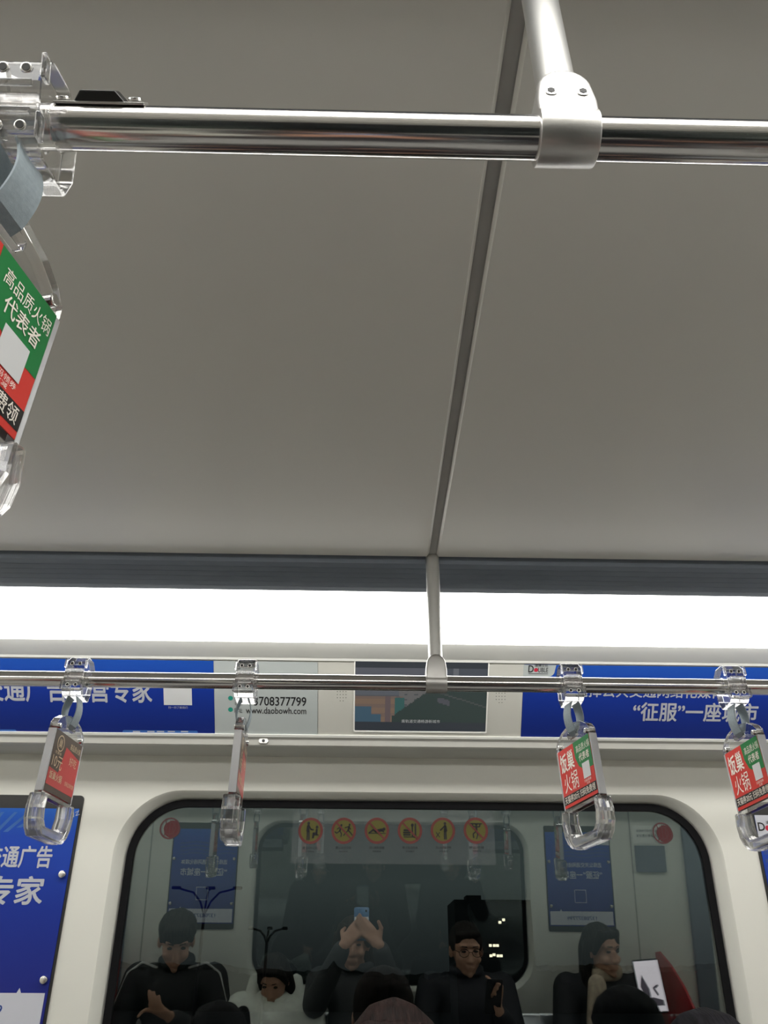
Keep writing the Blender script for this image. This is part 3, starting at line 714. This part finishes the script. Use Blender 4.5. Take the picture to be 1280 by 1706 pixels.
# ---------------------------------------------------------------- people
def hullprim(bm, P):
    vs = [bm.verts.new(p) for p in P]; r = bmesh.ops.convex_hull(bm, input=vs)
    dead = [g for g in r['geom_interior'] if isinstance(g, bmesh.types.BMVert)]
    if dead: bmesh.ops.delete(bm, geom=dead, context='VERTS')
_ico = bmesh.new(); bmesh.ops.create_icosphere(_ico, subdivisions=2, radius=1); ICO = [v.co.copy() for v in _ico.verts]; _ico.free()
def blob(prims, voxel, name, m, parent, smooth=6, xf=None):
    bm = bmesh.new()
    for p in prims:
        if p[0] == 'c':
            _, a, ra, b, rb = p; a, b = Vector(a), Vector(b)
            hullprim(bm, [a + d * ra for d in ICO] + [b + d * rb for d in ICO])
        else:
            _, c, rad = p[:3]; rot = Euler(p[3]).to_matrix() if len(p) > 3 else Matrix.Identity(3)
            hullprim(bm, [Vector(c) + rot @ Vector((d.x * rad[0], d.y * rad[1], d.z * rad[2])) for d in ICO])
    if xf: bmesh.ops.transform(bm, matrix=xf, verts=bm.verts)
    me = bpy.data.meshes.new(name); bm.to_mesh(me); bm.free()
    t = bpy.data.objects.new('tmp', me); C.objects.link(t)
    md = t.modifiers.new('r', 'REMESH'); md.mode = 'VOXEL'; md.voxel_size = voxel; md.use_smooth_shade = True
    s = t.modifiers.new('s', 'SMOOTH'); s.factor = .5; s.iterations = smooth
    dg = bpy.context.evaluated_depsgraph_get(); m2 = bpy.data.meshes.new_from_object(t.evaluated_get(dg)); m2.name = name
    bpy.data.objects.remove(t); bpy.data.meshes.remove(me); m2.materials.clear()
    for p in m2.polygons: p.use_smooth = True
    return link(name, m2, m, parent)
def hand(w, d, pn, ts, curl=.9, s=1.0):
    """five fingers on a palm: wrist w, pointing d, palm faces pn, thumb on side ts"""
    w, d, pn, ts = Vector(w), Vector(d).normalized(), Vector(pn).normalized(), Vector(ts).normalized()
    P = []; k = w + d * .085 * s
    P.append(('c', w, .020 * s, w + d * .03 * s, .020 * s))
    for a in (-.026, -.009, .009, .026): P.append(('c', w + d * .02 * s + ts * a * .6 * s, .013 * s, k + ts * a * s, .0115 * s))
    for a, L in ((.027, .88), (.009, 1.0), (-.009, .94), (-.026, .74)):
        p = k + ts * a * s; dd = d; q = p
        for j, (seg, rr) in enumerate(((.040, .0095), (.026, .0086), (.021, .0078))):
            ang = curl * (.55, .8, .6)[j]
            dd = (dd * math.cos(ang) + pn * math.sin(ang)).normalized(); ax = dd.cross(ts)
            pnx = pn
            q2 = q + dd * seg * L * s; P.append(('c', q, rr * s, q2, rr * s * .93)); q = q2
            pn = (pn - dd * pn.dot(dd)).normalized() if (pn - dd * pn.dot(dd)).length > .1 else ts.cross(dd).normalized()
        pn = Vector(pnx) if False else _pn0(d, pn, ts)
    t0 = w + d * .03 * s + ts * .022 * s; t1 = t0 + (d * .6 + ts * .7 + pn * .35).normalized() * .042 * s; t2 = t1 + (d * .85 + ts * .1 + pn * .5).normalized() * .032 * s
    P += [('c', t0, .0125 * s, t1, .0105 * s), ('c', t1, .0105 * s, t2, .0088 * s)]
    return P
def _pn0(d, pn, ts):
    n = d.cross(ts).normalized()
    return n if n.dot(pn) >= 0 else n
def person(name_label, mw, s=1.0, bend=0.0, hp=(0, 0, 0), hoff=(0, 0, 0), arms=None, hair='short', hcol=(.02, .016, .014), top=(.02, .02, .022), pants=(.025, .027, .035),
           piping=None, hood=False, glasses=False, scarf=None, tucked=None, skin=None, puffy=0.0, voxel=.006):
    """a seated passenger facing local +y; bend leans the trunk forward, hp turns the head"""
    root = empty('person', mw, name_label, 'person')
    S = Matrix.Scale(s, 4)
    HP = Vector((0, 0, .50)); ca, sa = math.cos(bend), math.sin(bend)
    def tr(x, y, z):
        z0 = z - .50; return Vector((x, y * ca + z0 * sa, .50 - y * sa + z0 * ca))
    neck = tr(0, -.035, 1.03); hc = tr(*(Vector((0, .005, 1.135)) + Vector(hoff)))
    HM = Matrix.Translation(hc) @ Euler((hp[0] - bend * .0, hp[1], hp[2])).to_matrix().to_4x4()
    h = lambda x, y, z: HM @ Vector((x, y, z)); he = (hp[0], hp[1], hp[2])
    sh = {k: tr(.175 * k, -.04, .965) for k in (-1, 1)}
    A = arms or {}
    el = {k: Vector(A.get(k, {}).get('el', (.23 * k, .05, .72))) for k in (-1, 1)}
    wr = {k: Vector(A.get(k, {}).get('wr', (.11 * k, .25, .62))) for k in (-1, 1)}
    body = [('c', tr(0, -.02, .57), .125, tr(0, -.03, .72), .110), ('c', tr(0, -.03, .72), .110, tr(0, -.03, .90), .112), ('c', tr(-.09, -.04, .93), .075, tr(.09, -.04, .93), .075),
            ('c', neck, .054, hc + (HM.to_3x3() @ Vector((0, -.012, -.06))), .050)]
    E = lambda c, r, rot=he: ('e', h(*c), r, rot)
    body += [E((0, -.012, .030), (.074, .090, .084)), E((0, .020, -.030), (.064, .068, .075)), E((0, .045, -.080), (.038, .034, .028)), E((0, .078, -.094), (.016, .012, .013)),
             ('c', h(0, .086, .005), .008, h(0, .100, -.030), .0115), E((-.010, .094, -.034), (.009, .009, .007)), E((.010, .094, -.034), (.009, .009, .007)),
             ('c', h(-.045, .066, .030), .010, h(.045, .066, .030), .010), E((-.040, .060, -.030), (.022, .020, .020)), E((.040, .060, -.030), (.022, .020, .020)),
             ('c', h(-.018, .083, -.059), .0065, h(.018, .083, -.059), .0065), ('c', h(-.014, .081, -.069), .007, h(.014, .081, -.069), .007),
             E((-.077, -.008, -.008), (.011, .020, .032)), E((.077, -.008, -.008), (.011, .020, .032))]
    for k in (-1, 1):
        body += [('c', sh[k], .055, el[k], .043), ('c', el[k], .042, wr[k], .027)]
        a = A.get(k, {}); dirv = Vector(a.get('d', (wr[k] - el[k]))); body += hand(wr[k], dirv, a.get('pn', (0, 0, -1)), a.get('ts', (-k, 0, 0)), a.get('curl', .6))
        body += [('c', (.085 * k, .0, .53), .088, (.10 * k, .42, .51), .060), ('c', (.10 * k, .42, .51), .058, (.10 * k, .40, .12), .038), ('c', (.10 * k, .38, .075), .036, (.105 * k, .56, .045), .030)]
    skm = M['skin'] if skin is None else mat('skin', skin, .5, var=.06, scale=30)
    bo = blob(body, voxel, 'body', skm, root, 3, S)
    # face details
    for k in (-1, 1):
        blob([('e', h(.031 * k, .073, .008), (.0125, .0085, .0058), he)], .0018, 'eye', M['eye'], root, 1, S)
        blob([('c', h(.016 * k, .083, .030), .003, h(.047 * k, .070, .031), .0022)], .0016, 'eyebrow', M['eye'], root, 1, S)
    blob([('c', h(-.022, .0855, -.0635), .0022, h(.022, .0855, -.0635), .0022)], .0015, 'lips', mat('lips', (.33, .11, .09), .5, var=.05), root, 1, S)
    hm = mat('hair', hcol, .6, spec=.1, var=.75, scale=14, bump=1.0, bscale=30, stretch=(11, 1.2, 1.6))
    Hh = [E((0, -.022, .046), (.0830, .0930, .0830)), E((0, -.050, .004), (.0790, .066, .080)), E((-.070, -.022, .028), (.0150, .048, .050)), E((.070, -.022, .028), (.0150, .048, .050)),
          ('c', h(-.050, .055, .078), .016, h(.045, .058, .080), .017)]
    if hair == 'bushy': Hh += [E((0, -.01, .060), (.094, .098, .083)), E((.0, .05, .085), (.062, .040, .032))]
    if hair in ('long', 'bob'):
        zz = -.24 if hair == 'long' else -.10
        for k in (-1, 1):
            Hh += [('c', h(.072 * k, -.02, .03), .028, h(.082 * k, -.03, -.09), .030), ('c', h(.082 * k, -.03, -.09), .030, h(.078 * k, -.02, zz), .026), ('c', h(.055 * k, .045, .085), .020, h(.078 * k, .025, .0), .014)]
        Hh += [('c', h(0, -.06, 0), .075, h(0, -.075, zz), .060)]
    blob(Hh, .0055, 'hair', hm, root, 4, S)
    # clothes
    p = puffy
    tm = mat('coat', top, .75, var=.12, scale=25, bump=.3, bscale=60)
    coat = [('c', tr(0, -.02, .59), .150 + p, tr(0, -.03, .72), .138 + p), ('c', tr(0, -.03, .72), .138 + p, tr(0, -.03, .90), .135 + p), ('c', tr(-.11, -.04, .945), .090 + p, tr(.11, -.04, .945), .090 + p),
            ('c', tr(-.035, -.045, 1.00), .060 + p * .5, tr(.035, -.045, 1.00), .060 + p * .5)]
    for k in (-1, 1):
        coat += [('c', sh[k], .075 + p, el[k], .062 + p), ('c', el[k], .062 + p, wr[k] + (el[k] - wr[k]).normalized() * .02, .042 + p * .6)]
    cobj = blob(coat, .010, 'coat', tm, root, 5, S)
    rim = []
    for a in range(0, 13):
        t = 2 * PI * a / 12; rim.append(tr(.070 * math.cos(t), -.035 + .066 * math.sin(t), 1.045 + .010 * math.sin(-t)))
    blob([('c', a, .020 + p * .3, b_, .020 + p * .3) for a, b_ in zip(rim, rim[1:])], .006, 'collar', tm, root, 3, S)
    if hood:
        hd_ = [('c', tr(-.125, -.03, 1.00), .050, tr(-.115, -.075, 1.115), .036), ('c', tr(.125, -.03, 1.00), .050, tr(.115, -.075, 1.115), .036), ('c', tr(-.115, -.09, 1.10), .036, tr(0, -.125, 1.10), .040), ('c', tr(.115, -.09, 1.10), .036, tr(0, -.125, 1.10), .040), ('c', tr(-.09, -.09, 1.0), .06, tr(.09, -.09, 1.0), .06)]
        blob(hd_, .008, 'hood', tm, cobj, 4, S)
    if piping:
        pm = mat('piping', piping, .7, var=.1); pr = []
        for k in (-1, 1):
            q = [tr(.075 * k, .035, 1.03), tr(.15 * k, .005, 1.045), tr(.215 * k, .005, 1.00), Vector((.262 * k, .06, .86)), Vector((.29 * k, .09, .74))]
            pr += [('c', a, .0055, b_, .0055) for a, b_ in zip(q, q[1:])]
        blob(pr, .003, 'piping', pm, cobj, 2, S)
    if scarf:
        sc = [('c', a * 1, .036, b_ * 1, .036) for a, b_ in zip(rim, rim[1:])] + [('c', tr(-.06, .09, 1.0), .045, tr(-.09, .13, .78), .055)]
        blob(sc, .008, 'scarf', mat('scarf', scarf, .9, var=.2, scale=50, bump=.5), root, 4, S)
    pm = mat('trousers', pants, .8, var=.1, scale=30, bump=.2)
    tro = []
    for k in (-1, 1):
        tro += [('c', (.085 * k, -.02, .53), .104, (.10 * k, .425, .512), .073), ('c', (.10 * k, .425, .512), .071, (.10 * k, .40, .105), .055)]
    blob(tro, .011, 'trousers', pm, root, 4, S)
    for k in (-1, 1):
        blob([('c', (.10 * k, .375, .060), .045, (.103 * k, .50, .046), .042), ('c', (.103 * k, .50, .046), .042, (.106 * k, .585, .036), .034), ('c', (.10 * k, .385, .06), .046, (.10 * k, .395, .11), .047)], .008, 'shoe',
             mat('shoe', (.03, .03, .032), .6, var=.1), root, 3, S)
    if glasses:
        b = MB()
        for k in (-1, 1):
            b.tube([h(.033 * k + .024 * math.cos(2 * PI * a / 16), .094, .006 + .018 * math.sin(2 * PI * a / 16)) for a in range(17)], .0016, 6)
            b.tube([h(.057 * k, .092, .010), h(.078 * k, .03, .012), h(.080 * k, -.02, .006)], .0016, 6)
        b.tube([h(-.010, .094, .008), h(0, .098, .011), h(.010, .094, .008)], .0016, 6)
        b.build('glasses', M['phone_dark'], root, S)
    return root
FACE_F = lambda x, y: T(x, y, 0)                                 # sits on the near bench and looks across
FACE_N = lambda x, y: T(x, y, 0) @ Matrix.Rotation(PI, 4, 'Z')   # sits on the far bench, back to the window

YB = -.20
# the photographer: both hands hold the phone up in front of the face
ph_c = Vector((0, 0, H)) - CRT * .022 - CUP * .058 - FWD * .0075
pm_ = Matrix([[CRT[i], CUP[i], -FWD[i], ph_c[i]] for i in range(3)] + [[0, 0, 0, 1]])
phn = empty('smartphone', pm_, 'smartphone raised to take the photo, seen mirrored in the middle of the glass', 'phone')
MB().prism(rrect(-.036, -.077, .036, .077, .009, 6), -.0035, .0035).build('phone_body', mat('phone_blue_back', (.10, .22, .42), .2, var=.1, scale=6), phn, bevel=.0012, smooth=True)
Flat(.0037).poly(rrect(-.0335, -.072, .0335, .072, .006, 5)).build('phone_screen', mat('phone_screen', (.02, .02, .02), .2, emit=(.5, .52, .5), estr=.8), phn)
o = Flat(-.0037).poly([(-.033, -.070), (.033, -.070), (.033, .030), (-.033, .030)]).build('back_lower', mat('phone_white_back', (.75, .74, .70), .3, var=.03), phn)
MB().cyl((.022, .058, -.0036), (.022, .058, -.0042), .005).build('lens_ring', M['phone_dark'], phn)
loc = lambda v, x0, y0: Vector((v.x - x0, v.y - y0, v.z))
px0, py0 = -.045, -.225
def pw(a, b_, c): return loc(pm_ @ Vector((a, b_, c)), px0, py0)
arms = {k: dict(el=(.19 * k, .12, .90), wr=pw(.085 * k, -.115, -.022), d=(CRT * (-.62 * k) + CUP * .80), pn=-FWD, ts=(CRT * (.80 * k) + CUP * .62), curl=.22) for k in (-1, 1)}
person('person in dark grey holding a phone up before the face, mirrored mid-glass', FACE_F(px0, py0), arms=arms, hair='bob', hcol=(.03, .02, .015), top=(.05, .052, .056), hp=(-.05, 0, 0), hoff=(-.02, -.01, 0))
person('person with bushy hair and black jacket with white piping, mirrored at the left', FACE_F(-.915, YB), hair='bushy', top=(.012, .012, .014), piping=(.5, .5, .48), hp=(-.45, 0, -.25), bend=.10, s=1.02,
       arms={1: dict(el=(.25, .06, .70), wr=(.06, .30, .86)), -1: dict(el=(-.25, .05, .70), wr=(-.08, .26, .66))})
person('small person in a puffy white hooded jacket looking down, mirrored left of the phone', FACE_F(-.435, YB + .02), s=.875, hair='bob', top=(.85, .86, .78), puffy=.034, hood=True, hp=(-.5, 0, .2), bend=.05)
gl = person('person with glasses and dark coat holding a dark phone, mirrored right of the middle', FACE_F(.495, YB), glasses=True, top=(.014, .014, .02), hp=(-.12, 0, -.12), s=.985,
       arms={1: dict(el=(.22, .08, .74), wr=(.12, .25, .905), d=(-.35, .25, .9), pn=(-.4, -.85, .1), ts=(.3, -.2, .6), curl=.8), -1: dict(el=(-.24, .05, .72), wr=(-.06, .24, .70))})
person('person with long dark hair, beige scarf and dark coat, mirrored at the right', FACE_F(1.165, YB), hair='long', top=(.014, .014, .018), scarf=(.45, .36, .27), hp=(-.08, 0, -.55), s=.985)
k = empty('smartphone', T(.58, .09, .965) @ Euler((R(68), 0, R(-10))).to_matrix().to_4x4(), 'dark smartphone held by the person with glasses, mirrored', 'phone')
MB().prism(rrect(-.037, -.076, .037, .076, .009, 5), -.004, .004).build('phone_body', M['phone_dark'], k, bevel=.001)
# far bench: only the crowns of three heads reach into the picture
person('person with brown hair on the far bench, crown showing at the bottom middle', FACE_N(.052, 1.62), hair='short', hcol=(.013, .0065, .0055), top=(.03, .018, .022), s=1.012)
person('person with black bob on the far bench, seen only from behind in the glass', FACE_N(-.375, 1.80), hair='bob', hcol=(.010, .008, .010), top=(.03, .02, .03), s=.965)
person('person with black bushy hair on the far bench, crown below the window’s right corner', FACE_N(.675, 1.83), hair='bushy', hcol=(.009, .008, .010), top=(.02, .02, .022), s=.988,
       arms={-1: dict(el=(-.23, .10, .80), wr=(-.165, .265, 1.06), d=(.05, 0.0, 1), pn=(.9, .3, 0), ts=(.2, -.8, .2), curl=.9)})
k = empty('smartphone', T(.833, 1.55, H - .083) @ Euler((R(80), R(4), PI)).to_matrix().to_4x4(), 'phone with a bright white and pink screen, mirrored at the lower right of the glass', 'phone')
MB().prism(rrect(-.039, -.068, .039, .068, .006, 5), -.0045, .0035).build('phone_body', M['phone_dark'], k, bevel=.001)
Flat(.0040).rect(-.0365, -.064, .0365, .064).build('phone_screen', mat('lit_screen', (.02, .02, .02), .2, emit=(.95, .82, .88), estr=2.6, ), k)
f = Flat(.0044); f.poly([(.004, -.01), (.020, .03), (.030, .0), (.018, -.028)]); f.poly([(-.03, -.05), (.03, -.05), (.03, -.035), (.0, -.028), (-.03, -.037)]); f.disc(.014, -.02, .010, ry=.014); f.line([(-.02, .0), (-.008, -.006), (-.016, -.022)], .006)
f.build('screen_picture', mat('screen_grey', (.02, .02, .02), .2, emit=(.20, .16, .20), estr=1.0), k)

# ---------------------------------------------------------------- the night outside the window
def street_lamp(px, py, Y, hgt, span, label, arms=3):
    r = Vector(Rm @ np.array([(px - 640) / 1305, (py - 853) / 1305, 1.0])); P = r * (Y / r.y)
    base = -7.0; hgt = H + P.z - base
    o = empty('street_lamp', T(P.x, Y, base), label, 'street lamp')
    MB().cyl((0, 0, 0), (0, 0, hgt - span * .3), .075, .05, 12).build('post', M['gasket'], o)
    for a in range(arms):
        dx = (-1, 1, .12)[a] * span / 2
        pth = [(0, 0, hgt - span * .33), (dx * .18, 0, hgt - span * .12), (dx * .45, 0, hgt + span * .02), (dx * .8, 0, hgt + span * .06), (dx, 0, hgt + span * .09)]
        t = MB().tube(pth, .035, 8).build('arm', M['gasket'], o)
        MB().box((dx * 1.05, 0, hgt + span * .09), (span * .16, .15, .10)).build('lamp_head', M['gasket'], t, bevel=.03)
street_lamp(344, 1489, 30, 8, 2.0, 'dark street lamp with curved arms, silhouetted outside the left of the window')
street_lamp(446, 1552, 30, 7, 1.1, 'dark street lamp outside the window, above the white hooded jacket')
def tower(px0, px1, pyt, Y, label, lit):
    r0 = Vector(Rm @ np.array([(px0 - 640) / 1305, (pyt - 853) / 1305, 1.0])); r1 = Vector(Rm @ np.array([(px1 - 640) / 1305, (pyt - 853) / 1305, 1.0]))
    a, b_ = r0 * (Y / r0.y), r1 * (Y / r1.y); top = H + (a.z + b_.z) / 2; w = b_.x - a.x; bot = -7.0
    o = empty('tower_block', T((a.x + b_.x) / 2, Y + w / 2, bot), label, 'building')
    MB().box((0, 0, (top - bot) / 2), (w, w, top - bot)).build('wall', M['gasket'], o)
    MB().box((-w * .2, 0, top - bot + .25), (w * .2, w * .3, .5)).build('roof_house', M['gasket'], o)
    lm = mat('lit_window', (.1, .1, .1), .5, emit=(1, .85, .6), estr=2.0)
    for (s, t) in lit: MB().box(((s - .5) * w, -w / 2 - .02, (top - bot) * t), (.22, .06, .18)).build('lit_window', lm, o)
tower(757, 884, 1499, 70, 'dark tower block in the night outside, behind the person with glasses', [(.58, .885), (.63, .898), (.44, .77), (.49, .77), (.53, .77), (.44, .72), (.48, .725), (.53, .72), (.57, .72)])
# far wooded skyline beyond the line, dark against the sky
leafm = mat('night_leaves', (.006, .009, .007), .95, var=.4, scale=.05, spec=.1)
rg = [(-900, 1600), (-200, 1600), (150, 1604), (250, 1603), (330, 1606), (375, 1608), (405, 1612), (470, 1616), (520, 1618), (545, 1613), (556, 1601), (568, 1614), (640, 1622), (700, 1624), (757, 1616), (900, 1610), (1000, 1606), (1100, 1610), (1250, 1604), (1500, 1600), (2300, 1600)]
rp = []
for (a, ya), (b_, yb) in zip(rg, rg[1:]):
    n = max(2, int((b_ - a) / 7))
    for k in range(n):
        t = k / n; rp.append((a + (b_ - a) * t, ya + (yb - ya) * t + random.uniform(-2.2, 2.2)))
V = []
for px, py in rp:
    r = Vector(Rm @ np.array([(px - 640) / 1305, (py - 853) / 1305, 1.0])); P = r * (300 / r.y); top = H + P.z
    V += [(P.x, 300, -7.2), (P.x, 300, top - 1.5), (P.x, 302, top), (P.x * 1.02, 309, top - .8), (P.x * 1.05, 320, -7.2)]
F = [[5 * i + k, 5 * i + k + 1, 5 * i + k + 6, 5 * i + k + 5] for i in range(len(rp) - 1) for k in range(4)]
me = bpy.data.meshes.new('hills'); me.from_pydata(V, [], F); me.update(); o = link('hills', me, leafm); o['kind'] = 'structure'
o = MB().box((0, 1005, -7.1), (6000, 2000, .2)).build('ground', mat('night_ground', (.012, .013, .013), .95, var=.3, scale=.2, spec=.1)); o['kind'] = 'structure'

# ---------------------------------------------------------------- world and view
w = bpy.data.worlds.new('night_sky'); bpy.context.scene.world = w; w.use_nodes = True
bg = w.node_tree.nodes['Background']; bg.inputs['Strength'].default_value = .62
wn = w.node_tree; wt = wn.nodes.new('ShaderNodeTexCoord'); ws = wn.nodes.new('ShaderNodeSeparateXYZ'); wr_ = wn.nodes.new('ShaderNodeValToRGB')
wn.links.new(wt.outputs['Generated'], ws.inputs[0]); wn.links.new(ws.outputs['Z'], wr_.inputs['Fac']); wn.links.new(wr_.outputs['Color'], bg.inputs['Color'])
e = wr_.color_ramp.elements; e[0].position = 0.0; e[0].color = (.018, .020, .021, 1); e[1].position = .30; e[1].color = (.088, .104, .102, 1)
e = wr_.color_ramp.elements.new(.045); e.color = (.040, .047, .047, 1)
e = wr_.color_ramp.elements.new(.10); e.color = (.078, .094, .092, 1)
sc = bpy.context.scene
sc.view_settings.view_transform = 'Standard'; sc.view_settings.look = 'None'; sc.view_settings.gamma = 1; sc.view_settings.use_curve_mapping = False
sc.view_settings.exposure = 0.0
sc.cycles.max_bounces = 14; sc.cycles.transmission_bounces = 14; sc.cycles.transparent_max_bounces = 16; sc.cycles.diffuse_bounces = 6; sc.cycles.glossy_bounces = 6
sc.cycles.caustics_refractive = True; sc.cycles.sample_clamp_indirect = 4.0; sc.cycles.use_denoising = True
